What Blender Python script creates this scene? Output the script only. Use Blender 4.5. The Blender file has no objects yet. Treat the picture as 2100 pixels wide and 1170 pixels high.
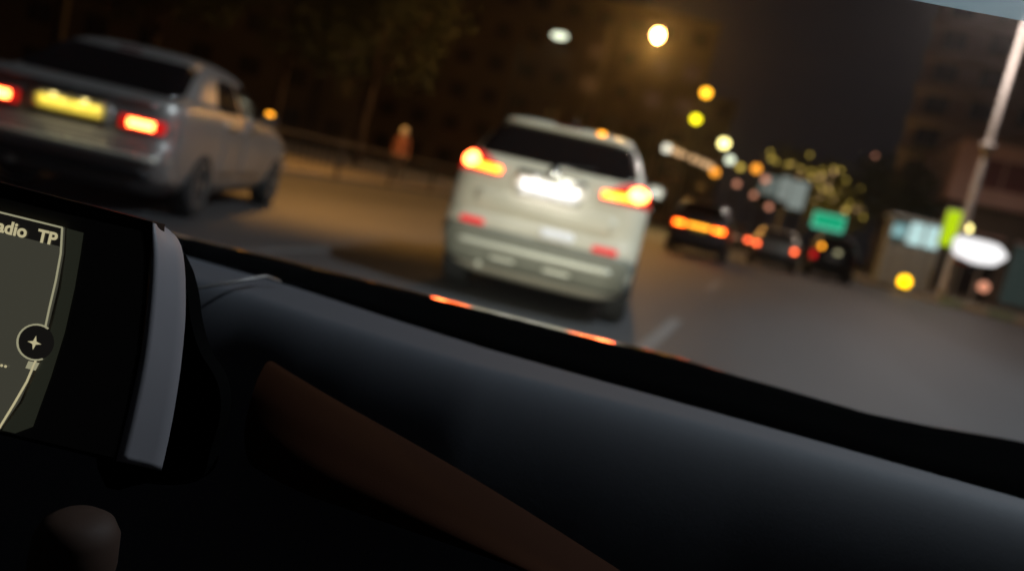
import bpy, bmesh, math, random
from mathutils import Vector, Matrix
random.seed(7)
PI = math.pi
scene = bpy.context.scene
C = scene.collection

# ------------------------------------------------------------------ camera
CAM_Z = 1.05
ROLL, PITCH, YAW = math.radians(13.0), math.radians(7.53), math.radians(16.72)
FPX, CX, CY = 1600.0, 1050.0, 585.0          # focal length and centre in pixels of the 2100 px photograph

def ray(px, py):
    dx, dy = px - CX, py - CY
    u = dx*math.cos(ROLL) + dy*math.sin(ROLL)
    v = -dx*math.sin(ROLL) + dy*math.cos(ROLL)
    a, b, c = u/FPX, 1.0, -v/FPX
    b2 = b*math.cos(PITCH) + c*math.sin(PITCH)
    c2 = -b*math.sin(PITCH) + c*math.cos(PITCH)
    return Vector((a*math.cos(YAW) - b2*math.sin(YAW), a*math.sin(YAW) + b2*math.cos(YAW), c2))

CAM = Vector((0, 0, CAM_Z))
def at(px, py, Y):                            # the point on the pixel's sight line at world distance Y
    r = ray(px, py)
    return CAM + r*(Y/r.y)

cam_data = bpy.data.cameras.new('camera')
cam = bpy.data.objects.new('camera', cam_data)
C.objects.link(cam)
fw = ray(CX, CY).normalized()
rt = (ray(CX+1, CY) - ray(CX, CY)).normalized()
up = rt.cross(fw).normalized()
m = Matrix((rt, up, -fw)).transposed().to_4x4()
m.translation = CAM
cam.matrix_world = m
cam_data.sensor_width = 36.0
cam_data.lens = 36.0*FPX/2100.0
cam_data.clip_start = 0.02
cam_data.clip_end = 2000
cam_data.dof.use_dof = True                   # the phone is focused on the dashboard, the street lies out of focus
cam_data.dof.focus_distance = 0.62
cam_data.dof.aperture_fstop = 2.9
scene.camera = cam

# ------------------------------------------------------------------ world: night sky
world = bpy.data.worlds.new('World')
scene.world = world
world.use_nodes = True
nt = world.node_tree
nt.nodes.clear()
wo = nt.nodes.new('ShaderNodeOutputWorld')
bg = nt.nodes.new('ShaderNodeBackground')
sky = nt.nodes.new('ShaderNodeTexSky')
sky.sky_type = 'NISHITA'
sky.sun_disc = False
sky.sun_elevation = math.radians(-6)
sky.sun_rotation = math.radians(200)
glow = nt.nodes.new('ShaderNodeMix')           # town light on the night air over the last of the dusk
glow.data_type = 'RGBA'
glow.blend_type = 'ADD'
glow.inputs[0].default_value = 1.0
glow.inputs[7].default_value = (0.070, 0.062, 0.074, 1)
nt.links.new(sky.outputs[0], glow.inputs[6])
nt.links.new(glow.outputs[2], bg.inputs['Color'])
bg.inputs['Strength'].default_value = 0.09
nt.links.new(bg.outputs[0], wo.inputs['Surface'])

scene.render.engine = 'CYCLES'
scene.cycles.use_denoising = True
scene.cycles.max_bounces = 6
scene.cycles.volume_bounces = 0
scene.cycles.diffuse_bounces = 2
scene.cycles.glossy_bounces = 3
scene.cycles.transmission_bounces = 4
scene.cycles.transparent_max_bounces = 12
scene.cycles.caustics_reflective = False
scene.cycles.caustics_refractive = False
scene.cycles.sample_clamp_indirect = 3.0
vs = scene.view_settings
vs.view_transform = 'Standard'
vs.look = 'None'
vs.exposure = 0.0
vs.gamma = 1.0
vs.use_curve_mapping = False

# ------------------------------------------------------------------ materials
def principled(name, col, rough=0.6, metal=0.0, spec=0.5, coat=0.0, var=0.0, scale=8.0, bump=0.0, bscale=60.0):
    mt = bpy.data.materials.new(name)
    mt.use_nodes = True
    n, l = mt.node_tree.nodes, mt.node_tree.links
    b = n['Principled BSDF']
    b.inputs['Base Color'].default_value = (*col, 1)
    b.inputs['Roughness'].default_value = rough
    b.inputs['Metallic'].default_value = metal
    b.inputs['Specular IOR Level'].default_value = spec
    b.inputs['Coat Weight'].default_value = coat
    b.inputs['Coat Roughness'].default_value = 0.06
    if var > 0 or bump > 0:
        tc = n.new('ShaderNodeTexCoord')
    if var > 0:
        ns = n.new('ShaderNodeTexNoise')
        ns.inputs['Scale'].default_value = scale
        ns.inputs['Detail'].default_value = 5
        l.new(tc.outputs['Object'], ns.inputs['Vector'])
        rp = n.new('ShaderNodeValToRGB')
        rp.color_ramp.elements[0].position = 0.3
        rp.color_ramp.elements[1].position = 0.72
        rp.color_ramp.elements[0].color = (*[c*(1-var) for c in col], 1)
        rp.color_ramp.elements[1].color = (*[min(1, c*(1+var)) for c in col], 1)
        l.new(ns.outputs['Fac'], rp.inputs[0])
        l.new(rp.outputs[0], b.inputs['Base Color'])
        mr = n.new('ShaderNodeMapRange')
        mr.inputs['To Min'].default_value = max(0.02, rough*0.8)
        mr.inputs['To Max'].default_value = min(1, rough*1.2)
        l.new(ns.outputs['Fac'], mr.inputs['Value'])
        l.new(mr.outputs[0], b.inputs['Roughness'])
    if bump > 0:
        nb = n.new('ShaderNodeTexNoise')
        nb.inputs['Scale'].default_value = bscale
        nb.inputs['Detail'].default_value = 4
        l.new(tc.outputs['Object'], nb.inputs['Vector'])
        bp = n.new('ShaderNodeBump')
        bp.inputs['Strength'].default_value = bump
        bp.inputs['Distance'].default_value = 0.02
        l.new(nb.outputs['Fac'], bp.inputs['Height'])
        l.new(bp.outputs[0], b.inputs['Normal'])
    return mt

def emitter(name, col, strength, base=(0.02, 0.02, 0.02), rough=0.3):
    mt = principled(name, base, rough)
    b = mt.node_tree.nodes['Principled BSDF']
    b.inputs['Emission Color'].default_value = (*col, 1)
    b.inputs['Emission Strength'].default_value = strength
    mt.cycles.emission_sampling = 'AUTO' if strength >= 4 or 'lit' in name else 'NONE'
    return mt

def windscreen_material():
    mt = bpy.data.materials.new('windscreen_glass')
    mt.use_nodes = True
    n, l = mt.node_tree.nodes, mt.node_tree.links
    n.clear()
    out = n.new('ShaderNodeOutputMaterial')
    tr = n.new('ShaderNodeBsdfTransparent')
    tr.inputs[0].default_value = (0.97, 0.985, 0.975, 1)
    gl = n.new('ShaderNodeBsdfGlossy')
    gl.inputs['Roughness'].default_value = 0.02
    fr = n.new('ShaderNodeFresnel')
    fr.inputs['IOR'].default_value = 1.10
    m1 = n.new('ShaderNodeMixShader')
    l.new(fr.outputs[0], m1.inputs[0])
    l.new(tr.outputs[0], m1.inputs[1])
    l.new(gl.outputs[0], m1.inputs[2])
    l.new(m1.outputs[0], out.inputs['Surface'])
    return mt

def asphalt_material():
    mt = principled('asphalt', (0.06, 0.058, 0.056), 0.62, spec=0.5)
    n, l = mt.node_tree.nodes, mt.node_tree.links
    b = n['Principled BSDF']
    tc = n.new('ShaderNodeTexCoord')
    big = n.new('ShaderNodeTexNoise'); big.inputs['Scale'].default_value = 0.35; big.inputs['Detail'].default_value = 6
    fine = n.new('ShaderNodeTexNoise'); fine.inputs['Scale'].default_value = 90; fine.inputs['Detail'].default_value = 3
    mp = n.new('ShaderNodeMapping'); mp.inputs['Scale'].default_value = (1.0, 0.12, 1.0)   # wheel tracks run along the road
    l.new(tc.outputs['Object'], mp.inputs['Vector'])
    l.new(mp.outputs[0], big.inputs['Vector'])
    l.new(tc.outputs['Object'], fine.inputs['Vector'])
    rp = n.new('ShaderNodeValToRGB')
    rp.color_ramp.elements[0].position = 0.3; rp.color_ramp.elements[0].color = (0.032, 0.033, 0.035, 1)
    rp.color_ramp.elements[1].position = 0.75; rp.color_ramp.elements[1].color = (0.076, 0.076, 0.078, 1)
    l.new(big.outputs['Fac'], rp.inputs[0])
    l.new(rp.outputs[0], b.inputs['Base Color'])
    bp = n.new('ShaderNodeBump'); bp.inputs['Strength'].default_value = 0.5; bp.inputs['Distance'].default_value = 0.006
    l.new(fine.outputs['Fac'], bp.inputs['Height'])
    l.new(bp.outputs[0], b.inputs['Normal'])
    return mt

M = dict(
    asphalt=asphalt_material(),
    paint=principled('road_paint', (0.13, 0.13, 0.127), 0.7, var=0.5, scale=9),
    paving=principled('paving', (0.22, 0.2, 0.18), 0.8, var=0.25, scale=3, bump=0.3),
    kerb=principled('kerb_stone', (0.5, 0.5, 0.46), 0.8, var=0.2),
    kerb_green=principled('kerb_painted', (0.28, 0.42, 0.33), 0.75, var=0.2),
    white_paint=principled('white_car_paint', (0.66, 0.61, 0.49), 0.36, spec=0.45, coat=0.3, var=0.04, scale=3),
    silver_paint=principled('silver_car_paint', (0.31, 0.285, 0.265), 0.34, metal=0.4, coat=0.4, var=0.06, scale=3),
    grey_paint=principled('pale_car_paint', (0.62, 0.58, 0.50), 0.35, metal=0.3, coat=0.4, var=0.05),
    dark_paint=principled('dark_car_paint', (0.035, 0.03, 0.032), 0.3, coat=0.5, var=0.1),
    glass=principled('tinted_glass', (0.008, 0.006, 0.006), 0.08, spec=0.35),
    trim=principled('black_plastic', (0.02, 0.02, 0.021), 0.55, bump=0.1, bscale=200),
    clad=principled('grey_cladding', (0.22, 0.22, 0.18), 0.6, var=0.1),
    chrome=principled('chrome', (0.75, 0.75, 0.72), 0.16, metal=1.0),
    satin=principled('satin_metal', (0.80, 0.79, 0.68), 0.42, metal=0.25),
    tyre=principled('tyre_rubber', (0.02, 0.02, 0.02), 0.85, bump=0.3, bscale=40),
    rim=principled('alloy', (0.45, 0.45, 0.45), 0.35, metal=0.9),
    lens_red=emitter('tail_lens_red', (1.0, 0.015, 0.012), 0.55, (0.25, 0.01, 0.01), 0.15),
    brake_core=emitter('brake_lamp', (1.0, 0.11, 0.024), 34.0),
    brake_strip=emitter('tail_strip', (1.0, 0.12, 0.007), 16.0),
    brake_red=emitter('brake_lamp_red', (1.0, 0.14, 0.04), 9.0),
    glow_red=emitter('rear_red_glow', (1.0, 0.006, 0.02), 0.8, (0.25, 0.0, 0.01)),  # reflector shine put in as emission; also serves a lit tail lamp
    amber=emitter('amber_lamp', (1.0, 0.36, 0.02), 5.0),
    lens_dark=principled('lens_unlit', (0.12, 0.01, 0.01), 0.15),
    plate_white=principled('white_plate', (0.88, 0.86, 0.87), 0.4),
    plate_yellow=principled('yellow_plate', (0.85, 0.70, 0.13), 0.4),
    plate_lamp=emitter('plate_lamp_warm', (1.0, 0.80, 0.30), 5.0),
    plate_lamp_w=emitter('plate_lamp_white', (1.0, 0.95, 0.95), 5.0),
    pole=principled('galvanised_pole', (0.42, 0.40, 0.38), 0.5, metal=0.2, var=0.15),
    pole_dark=principled('dark_pole', (0.010, 0.009, 0.008), 0.7, spec=0.1, var=0.2),
    sodium=emitter('sodium_lens', (1.0, 0.50, 0.15), 40.0),
    lamp_amber=emitter('lamp_lens_amber', (1.0, 0.42, 0.02), 5.0),
    lamp_lime=emitter('lamp_lens_lime', (0.85, 0.72, 0.01), 4.0),
    lamp_cream=emitter('lamp_lens_cream', (1.0, 0.85, 0.30), 5.0),
    lamp_pale=emitter('lamp_lens_pale', (0.75, 0.8, 0.6), 2.2),
    glint_dim=emitter('pale_rear_glint', (0.55, 0.5, 0.28), 1.0),  # glow standing in for a reflection on a car's rear
    led=emitter('led_lens', (0.85, 0.92, 1.0), 20.0),
)

# ------------------------------------------------------------------ helpers
def mesh_obj(name, verts, faces, mat=None, parent=None, smooth=False):
    me = bpy.data.meshes.new(name)
    me.from_pydata([tuple(v) for v in verts], [], faces)
    me.update()
    bm = bmesh.new(); bm.from_mesh(me)
    bmesh.ops.recalc_face_normals(bm, faces=bm.faces)
    bm.to_mesh(me); bm.free()
    if smooth:
        for p in me.polygons: p.use_smooth = True
    o = bpy.data.objects.new(name, me)
    C.objects.link(o)
    if mat: me.materials.append(M[mat] if isinstance(mat, str) else mat)
    if parent: o.parent = parent
    return o

class MB:
    """collects pieces of ONE part"""
    def __init__(self): self.v, self.f = [], []
    def add(self, v, f):
        k = len(self.v); self.v += [Vector(p) for p in v]; self.f += [tuple(i+k for i in q) for q in f]; return self
    def box(self, c, s, rz=0.0, bev=0.0):
        c = Vector(c); hx, hy, hz = s[0]/2, s[1]/2, s[2]/2
        R = Matrix.Rotation(rz, 3, 'Z')
        b = min(bev, hx*.9, hy*.9, hz*.9)
        if b <= 0:
            pts = [(x, y, z) for z in (-hz, hz) for x, y in ((-hx, -hy), (hx, -hy), (hx, hy), (-hx, hy))]
            fs = [(0,1,2,3), (4,5,6,7), (0,1,5,4), (1,2,6,5), (2,3,7,6), (3,0,4,7)]
        else:
            pts, fs = [], []
            rings = [(-hz, hx-b, hy-b, b), (-hz+b, hx, hy, b), (hz-b, hx, hy, b), (hz, hx-b, hy-b, b)]
            for z, X, Y, q in rings:
                q2 = q*0.99
                pts += [(X, -Y+q2, z), (X, Y-q2, z), (X-q2, Y, z), (-X+q2, Y, z), (-X, Y-q2, z), (-X, -Y+q2, z), (-X+q2, -Y, z), (X-q2, -Y, z)]
            for r in range(3):
                for i in range(8): fs.append((r*8+i, r*8+(i+1) % 8, r*8+8+(i+1) % 8, r*8+8+i))
            fs += [tuple(range(8)), tuple(range(24, 32))]
        return self.add([c + R @ Vector(p) for p in pts], fs)
    def tube(self, pts, rad, n=8):
        pts = [Vector(p) for p in pts]; N = len(pts)
        if not isinstance(rad, (list, tuple)): rad = [rad]*N
        v, f = [], []
        prev = None
        for i, p in enumerate(pts):
            d = (pts[min(i+1, N-1)] - pts[max(i-1, 0)]).normalized()
            ref = Vector((0, 0, 1)) if abs(d.z) < 0.9 else Vector((1, 0, 0))
            if prev is None: a = d.cross(ref).normalized()
            else: a = (prev - d*prev.dot(d)).normalized()
            prev = a; b = d.cross(a)
            for k in range(n):
                t = 2*PI*k/n; v.append(p + (a*math.cos(t) + b*math.sin(t))*rad[i])
        for i in range(N-1):
            for k in range(n): f.append((i*n+k, i*n+(k+1) % n, (i+1)*n+(k+1) % n, (i+1)*n+k))
        f += [tuple(range(n)), tuple(range((N-1)*n, N*n))]
        return self.add(v, f)
    def lathe(self, prof, n=20, M4=None):           # profile of (r, z) round z, moved by M4
        v, f = [], []
        for r, z in prof:
            for k in range(n):
                t = 2*PI*k/n; p = Vector((max(r, 1e-4)*math.cos(t), max(r, 1e-4)*math.sin(t), z)); v.append(M4 @ p if M4 else p)
        for i in range(len(prof)-1):
            for k in range(n): f.append((i*n+k, i*n+(k+1) % n, (i+1)*n+(k+1) % n, (i+1)*n+k))
        f += [tuple(range(n)), tuple(range((len(prof)-1)*n, len(prof)*n))]
        return self.add(v, f)
    def prism(self, poly, ex):                       # planar polygon (3D points) pushed along ex
        n = len(poly); ex = Vector(ex)
        v = [Vector(p) for p in poly] + [Vector(p)+ex for p in poly]
        f = [tuple(range(n)), tuple(range(n, 2*n))] + [(i, (i+1) % n, n+(i+1) % n, n+i) for i in range(n)]
        return self.add(v, f)
    def build(self, name, mat=None, parent=None, smooth=False): return mesh_obj(name, self.v, self.f, mat, parent, smooth)

def empty(name, loc=(0, 0, 0), rz=0.0, parent=None):
    o = bpy.data.objects.new(name, None); C.objects.link(o)
    o.location = loc; o.rotation_euler = (0, 0, rz); o.empty_display_size = 0.2
    if parent: o.parent = parent
    return o
def tag(o, label, cat, group=None, kind=None):
    if label: o['label'] = label
    if cat: o['category'] = cat
    if group: o['group'] = group
    if kind: o['kind'] = kind
    return o
def struct(o): o['kind'] = 'structure'; return o
def light(name, kind, loc, power, col, parent=None, radius=0.1, **kw):
    d = bpy.data.lights.new(name, kind); d.energy = power; d.color = col
    d.shadow_soft_size = radius
    for k, v in kw.items(): setattr(d, k, v)
    o = bpy.data.objects.new(name, d); C.objects.link(o); o.location = loc
    if parent: o.parent = parent
    return o
def lerp(a, b, t): return a + (b-a)*t
def table(rows, x):
    if x <= rows[0][0]: return rows[0][1:]
    for r0, r1 in zip(rows, rows[1:]):
        if x <= r1[0]:
            t = (x-r0[0])/(r1[0]-r0[0]); return tuple(lerp(a, b, t) for a, b in zip(r0[1:], r1[1:]))
    return rows[-1][1:]

# ------------------------------------------------------------------ setting: ground, lane paint, pavements
struct(mesh_obj('road', [(-400, -120, 0), (400, -120, 0), (400, 900, 0), (-400, 900, 0)], [(0, 1, 2, 3)], 'asphalt'))
def dash(x, y0, y1, w=0.13, label=''):
    o = mesh_obj('lane_marking', [(x-w/2, y0, 0.004), (x+w/2, y0, 0.004), (x+w/2, y1, 0.004), (x-w/2, y1, 0.004)], [(0, 1, 2, 3)], 'paint')
    return struct(o)
for y0, y1 in ((5.3, 7.9), (14.5, 17.5), (24, 27), (33.5, 36.5), (43, 46)): dash(-3.88, y0, y1)
for y0, y1 in ((5.6, 8.4), (13.4, 16.4), (20.8, 24.0), (30.5, 33.5), (40, 43)): dash(-0.66, y0, y1)
for y0, y1 in ((31, 34), (41, 44), (51, 54)): dash(2.6, y0, y1)
# left pavement beyond the railing
pav = struct(MB().box((-31, 60, 0.05), (40, 130, 0.14), bev=0.03).build('pavement_left', 'paving'))
# right pavement: the corner of the junction
pr = struct(MB().add([(5.2, 44, .13), (7.6, 37.6, .13), (20, 29.2, .13), (60, 22, .13), (60, 200, .13), (5.2, 200, .13),
                      (5.2, 44, -.05), (7.6, 37.6, -.05), (20, 29.2, -.05), (60, 22, -.05), (60, 200, -.05), (5.2, 200, -.05)],
                     [(0, 1, 2, 3, 4, 5), (0, 1, 7, 6), (1, 2, 8, 7), (2, 3, 9, 8), (5, 0, 6, 11)]).build('pavement_right', 'paving'))
a, b = Vector((7.6, 37.5, 0)), Vector((20, 29.1, 0))
n_k = 15
for i in range(n_k):                                 # kerb stones, painted in turn
    p = a.lerp(b, (i+0.5)/n_k); d = b-a
    k = MB().box((0, 0, 0.12), ((d.length/n_k)*0.97, 0.28, 0.36), bev=0.03).build('kerb_stone', 'kerb' if i % 2 else 'kerb_green', pr)
    k.location = p; k.rotation_euler.z = math.atan2(d.y, d.x)

# ------------------------------------------------------------------ cars
SUV = dict(W=0.90, L=4.35, rr=0.22, rf=0.35, bow=0.05, wheel_r=0.34, wy=(0.78, 3.42), rows=[
    # z, half width, rear y, front y
    (0.20, .70, .26, 4.10), (0.26, .80, .14, 4.22), (0.34, .855, .05, 4.30), (0.44, .885, .015, 4.34), (0.56, .895, .0, 4.35),
    (0.66, .90, .01, 4.33), (0.72, .90, .045, 4.30), (0.76, .898, .075, 4.26), (0.88, .90, .09, 4.05), (0.96, .898, .10, 3.70),
    (1.04, .892, .115, 3.30), (1.12, .875, .13, 3.12), (1.19, .850, .155, 3.00), (1.23, .826, .18, 2.94), (1.34, .775, .27, 2.76),
    (1.46, .715, .37, 2.54), (1.54, .67, .43, 2.38), (1.585, .62, .45, 2.26), (1.61, .55, .52, 2.10), (1.622, .42, .75, 1.85)])
HATCH = dict(W=0.88, L=3.95, rr=0.26, rf=0.35, bow=0.06, wheel_r=0.32, wy=(0.68, 3.12), rows=[
    (0.18, .70, .28, 3.72), (0.24, .78, .14, 3.84), (0.32, .84, .05, 3.92), (0.44, .865, .01, 3.95), (0.54, .875, .0, 3.95),
    (0.60, .88, .02, 3.92), (0.64, .88, .06, 3.90), (0.76, .88, .075, 3.70), (0.86, .875, .085, 3.40), (0.94, .865, .10, 3.00),
    (1.00, .845, .125, 2.86), (1.06, .815, .165, 2.76), (1.18, .755, .28, 2.58), (1.30, .69, .40, 2.36), (1.38, .645, .46, 2.20),
    (1.425, .60, .47, 2.08), (1.45, .53, .54, 1.90), (1.465, .40, .78, 1.65)])
SEDAN = dict(W=0.90, L=4.45, rr=0.24, rf=0.35, bow=0.06, wheel_r=0.325, wy=(0.92, 3.60), rows=[
    (0.18, .72, .28, 4.22), (0.24, .80, .14, 4.34), (0.32, .86, .05, 4.42), (0.44, .885, .01, 4.45), (0.54, .895, .0, 4.45),
    (0.60, .90, .02, 4.42), (0.64, .90, .055, 4.40), (0.76, .90, .06, 4.20), (0.86, .895, .07, 3.90), (0.94, .88, .085, 3.50),
    (0.975, .865, .12, 3.36), (0.992, .85, .20, 3.30), (1.003, .835, .38, 3.26), (1.03, .815, .46, 3.20), (1.14, .765, .62, 3.02), (1.25, .71, .79, 2.82),
    (1.33, .655, .94, 2.66), (1.375, .60, 1.05, 2.52), (1.405, .53, 1.18, 2.38), (1.425, .44, 1.34, 2.20), (1.436, .30, 1.55, 2.0)])
def scaled(spec, sx, sy, sz):
    s = dict(spec); s['W'] *= sx; s['L'] *= sy
    s['rows'] = [(z*sz, w*sx, a*sy, b*sy) for z, w, a, b in spec['rows']]; s['wy'] = tuple(y*sy for y in spec['wy'])
    return s

class Shell:
    def __init__(self, spec): self.s = spec; self.rows = spec['rows']; self.z0 = self.rows[0][0]; self.z1 = self.rows[-1][0]
    def dims(self, z):
        w, yr, yf = table(self.rows, z); s = self.s
        rr = min(s['rr'], w*.8); rf = min(s['rf'], w*.8)
        return w, yr, yf, rr, rf
    def S(self, t, z):
        w, yr, yf, rr, rf = self.dims(z); bow = self.s['bow']; sg = -1 if t < 0 else 1; t = abs(t)
        if t <= .25: x = (w-rr)*t/.25; y = yr + bow*(x/w)**2
        elif t <= .35:
            a = (t-.25)/.1*PI/2; x = w-rr+rr*math.sin(a); y = yr + rr*(1-math.cos(a)) + bow*(x/w)**2
        elif t <= .65:
            k = (t-.35)/.3; ya, yb = yr+rr+bow, yf-rf-bow; y = lerp(ya, yb, k); x = w*(1 - 0.02*(2*k-1)**2 + 0.02*1) - 0.02*w*(1 - (2*k-1)**2)*0 - 0.0
            x = w + 0.012*(1-(2*k-1)**2)
        elif t <= .75:
            a = (1-(t-.65)/.1)*PI/2; x = w-rf+rf*math.sin(a); y = yf - rf*(1-math.cos(a)) - bow*(x/w)**2
        else: x = (w-rf)*(1-t)/.25; y = yf - bow*(x/w)**2
        return Vector((sg*x, y, z))
    def N(self, t, z):
        e = 1e-3; za, zb = max(self.z0, z-.02), min(self.z1, z+.02)
        d1 = self.S(t+e, z)-self.S(t-e, z); d2 = self.S(t, zb)-self.S(t, za)
        n = d1.cross(d2)
        if n.length < 1e-9: return Vector((0, -1, 0))
        n.normalize()
        c = Vector((0, self.s['L']/2, z))
        return n if n.dot(self.S(t, z)-c) > 0 else -n
    def rear(self, x, z):
        w, yr, yf, rr, rf = self.dims(z); sg = -1 if x < 0 else 1; x = abs(x)
        if x <= w-rr: return sg*.25*x/(w-rr)
        return sg*(.25 + .1*math.asin(min(1, (x-(w-rr))/rr))/(PI/2))
    def side(self, y, z, sg=1):
        w, yr, yf, rr, rf = self.dims(z); ya, yb = yr+rr+self.s['bow'], yf-rf-self.s['bow']
        return sg*(.35 + .3*(y-ya)/(yb-ya))
    def patch(self, fn, nu, nv, off, thick, name, mat, parent):
        """a thin closed panel that follows the body: fn(u, v) -> (t, z)"""
        v, f = [], []
        for lay in (off, off-thick):
            for j in range(nv+1):
                for i in range(nu+1):
                    t, z = fn(i/nu, j/nv); v.append(self.S(t, z) + self.N(t, z)*lay)
        W = nu+1; K = W*(nv+1)
        for j in range(nv):
            for i in range(nu):
                q = (j*W+i, j*W+i+1, (j+1)*W+i+1, (j+1)*W+i); f.append(q); f.append(tuple(K+x for x in q[::-1]))
        edge = [i for i in range(W)] + [j*W+nu for j in range(1, nv+1)] + [nv*W+i for i in range(nu-1, -1, -1)] + [j*W for j in range(nv-1, 0, -1)]
        for p, q in zip(edge, edge[1:]+edge[:1]): f.append((p, q, K+q, K+p))
        return mesh_obj(name, v, f, mat, parent, True)

def rounded(v, r):                                      # how far a rounded-corner panel pulls in at height v (0..1)
    d = abs(2*v-1); k = 1-r
    return 0 if d <= k else 1-math.sqrt(max(0, 1-((d-k)/r)**2))

def rear_panel(sh, x0, x1, z0, z1, off, thick, name, mat, parent, nu=14, nv=6, r=0.25, slant=0.0, xin=None):
    def fn(u, v):
        z = lerp(z0, z1, v); ins = rounded(v, r)*min(0.5*(x1-x0), (z1-z0)*r*0.9)
        a, b = x0+ins, x1-ins
        if xin: a, b = lerp(a, a+xin[0], v), lerp(b, b+xin[1], v)
        return sh.rear(lerp(a, b, u), z + slant*lerp(-1, 1, u)), z + slant*lerp(-1, 1, u)
    return sh.patch(fn, nu, nv, off, thick, name, mat, parent)

def side_panel(sh, ya, yb, z0, z1, off, thick, name, mat, parent, sg=1, nu=10, nv=6, top=(0, 0), r=0.2):
    def fn(u, v):
        z = lerp(z0, z1, v); ins = rounded(v, r)*(z1-z0)*r*0.8
        a, b = lerp(ya, ya+top[0], v)+ins, lerp(yb, yb+top[1], v)-ins
        return sh.side(lerp(a, b, u), z, sg), z
    return sh.patch(fn, nu, nv, off, thick, name, mat, parent)

def make_wheel(parent, x, y, r, sg):
    R = Matrix.Translation((x, y, r)) @ Matrix.Rotation(sg*PI/2, 4, 'Y')
    w = MB().lathe([(r*.62, -.20), (r*.9, -.21), (r*.985, -.18), (r, -.11), (r*.985, -.03), (r*.93, 0.0), (r*.72, .012), (r*.62, 0)], 28, R).build('wheel', 'tyre', parent, True)
    mb = MB().lathe([(r*.64, -.05), (r*.66, .002), (r*.60, .006), (r*.57, -.03), (r*.57, -.06)], 28, R)
    for k in range(5):
        a = 2*PI*k/5
        d = Vector((math.cos(a), math.sin(a), 0)); e = Vector((-d.y, d.x, 0))
        q = [d*r*.10+e*.045, d*r*.60+e*.028, d*r*.60-e*.028, d*r*.10-e*.045]
        mb.add([R @ (p+Vector((0, 0, z))) for z in (-.045, -.012) for p in q], [(0,1,2,3), (4,5,6,7), (0,1,5,4), (1,2,6,5), (2,3,7,6), (3,0,4,7)])
    mb.lathe([(r*.16, -.05), (r*.16, -.005), (r*.10, .002)], 14, R)
    mb.build('rim', 'rim', w)
    return w

def make_body(sh, paint, root):
    rows = sh.rows; zs = []
    for r0, r1 in zip(rows, rows[1:]):
        n = 2 if r1[0]-r0[0] > .06 else 1
        zs += [lerp(r0[0], r1[0], k/n) for k in range(n)]
    zs.append(rows[-1][0])
    half = [i*.25/6 for i in range(6)] + [.25+.1*i/6 for i in range(6)] + [.35+.3*i/14 for i in range(14)] + [.65+.1*i/6 for i in range(6)] + [.75+.25*i/6 for i in range(6)]
    ts = half + [1.0] + [-t for t in half[:0:-1]]
    n = len(ts); v, f = [], []
    for z in zs:
        for t in ts: v.append(sh.S(t, z))
    for j in range(len(zs)-1):
        for i in range(n): f.append((j*n+i, j*n+(i+1) % n, (j+1)*n+(i+1) % n, (j+1)*n+i))
    f.append(tuple(range(n)))
    top = len(v); cy = sum(p.y for p in v[-n:])/n
    for t in ts:                                                        # crown of the roof
        p = sh.S(t, zs[-1]); v.append(Vector((p.x*.5, cy+(p.y-cy)*.6, zs[-1]+.008)))
    for i in range(n): f.append((top-n+i, top-n+(i+1) % n, top+(i+1) % n, top+i))
    f.append(tuple(range(top, top+n)))
    o = mesh_obj('body', v, f, paint, root, True)
    cut = MB(); r = sh.s['wheel_r']
    for y in sh.s['wy']:
        for sg in (-1, 1):
            cut.lathe([(r+.055, -.34), (r+.055, .25)], 24, Matrix.Translation((sg*sh.s['W'], y, r+.01)) @ Matrix.Rotation(sg*PI/2, 4, 'Y'))
    c = cut.build('cutter', None)
    md = o.modifiers.new('arches', 'BOOLEAN'); md.operation = 'DIFFERENCE'; md.object = c
    dg = bpy.context.evaluated_depsgraph_get(); dg.update()
    me = bpy.data.meshes.new_from_object(o.evaluated_get(dg))
    o.modifiers.clear(); o.data = me
    bpy.data.objects.remove(c)
    md = o.modifiers.new('smooth', 'EDGE_SPLIT') ; md.split_angle = math.radians(38)
    return o

def make_car(name, spec, paint, loc, heading, label, group, parts='full', lamps=None):
    sh = Shell(spec); W, L, r = spec['W'], spec['L'], spec['wheel_r']
    root = empty(name, loc, heading)
    tag(root, label, 'car', group)
    make_body(sh, paint, root)
    for y in spec['wy']:
        for sg in (-1, 1): make_wheel(root, sg*(W+.004), y, r, sg)
    MB().box((0, L/2, spec['rows'][0][0]+.05), (W*1.1, L*.8, .12), bev=.03).build('underbody', 'trim', root)
    return root, sh

# ---- the white SUV ahead
WX, WY = -1.76, 6.24
WSUV = scaled(SUV, .945, 1, .985)
car, sh = make_car('car', WSUV, 'white_paint', (WX, WY, 0), math.radians(9),
                   'white sport utility car braking directly ahead with both tail lamps lit', 'cars in the traffic ahead')
rear_panel(sh, -.71, .71, 1.235, 1.540, .006, .02, 'rear_window', 'glass', car, 18, 8, .2, xin=(.11, -.11))
sp = rear_panel(sh, -.57, .57, 1.552, 1.588, .03, .04, 'roof_spoiler', 'white_paint', car, 16, 4, .4)
rear_panel(sh, -.12, .12, 1.562, 1.578, .036, .006, 'stop_lamp', 'lens_dark', sp, 6, 2, .3)
bl = rear_panel(sh, -.84, .84, .30, .62, .012, .03, 'bumper', 'clad', car, 24, 8, .3)
rear_panel(sh, -.66, .66, .465, .505, .03, .03, 'bumper_strip', 'satin', bl, 20, 3, .5)
rear_panel(sh, -.36, -.14, .37, .40, .03, .03, 'skid_plate', 'satin', bl, 8, 2, .4)
rear_panel(sh, .10, .34, .37, .40, .03, .03, 'skid_plate', 'satin', bl, 8, 2, .4)
rear_panel(sh, .0, .31, .635, .715, .016, .012, 'bumper_glint', 'plate_white', bl, 8, 2, .4)  # pale patch put in for the bright reflection on the bumper
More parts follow.
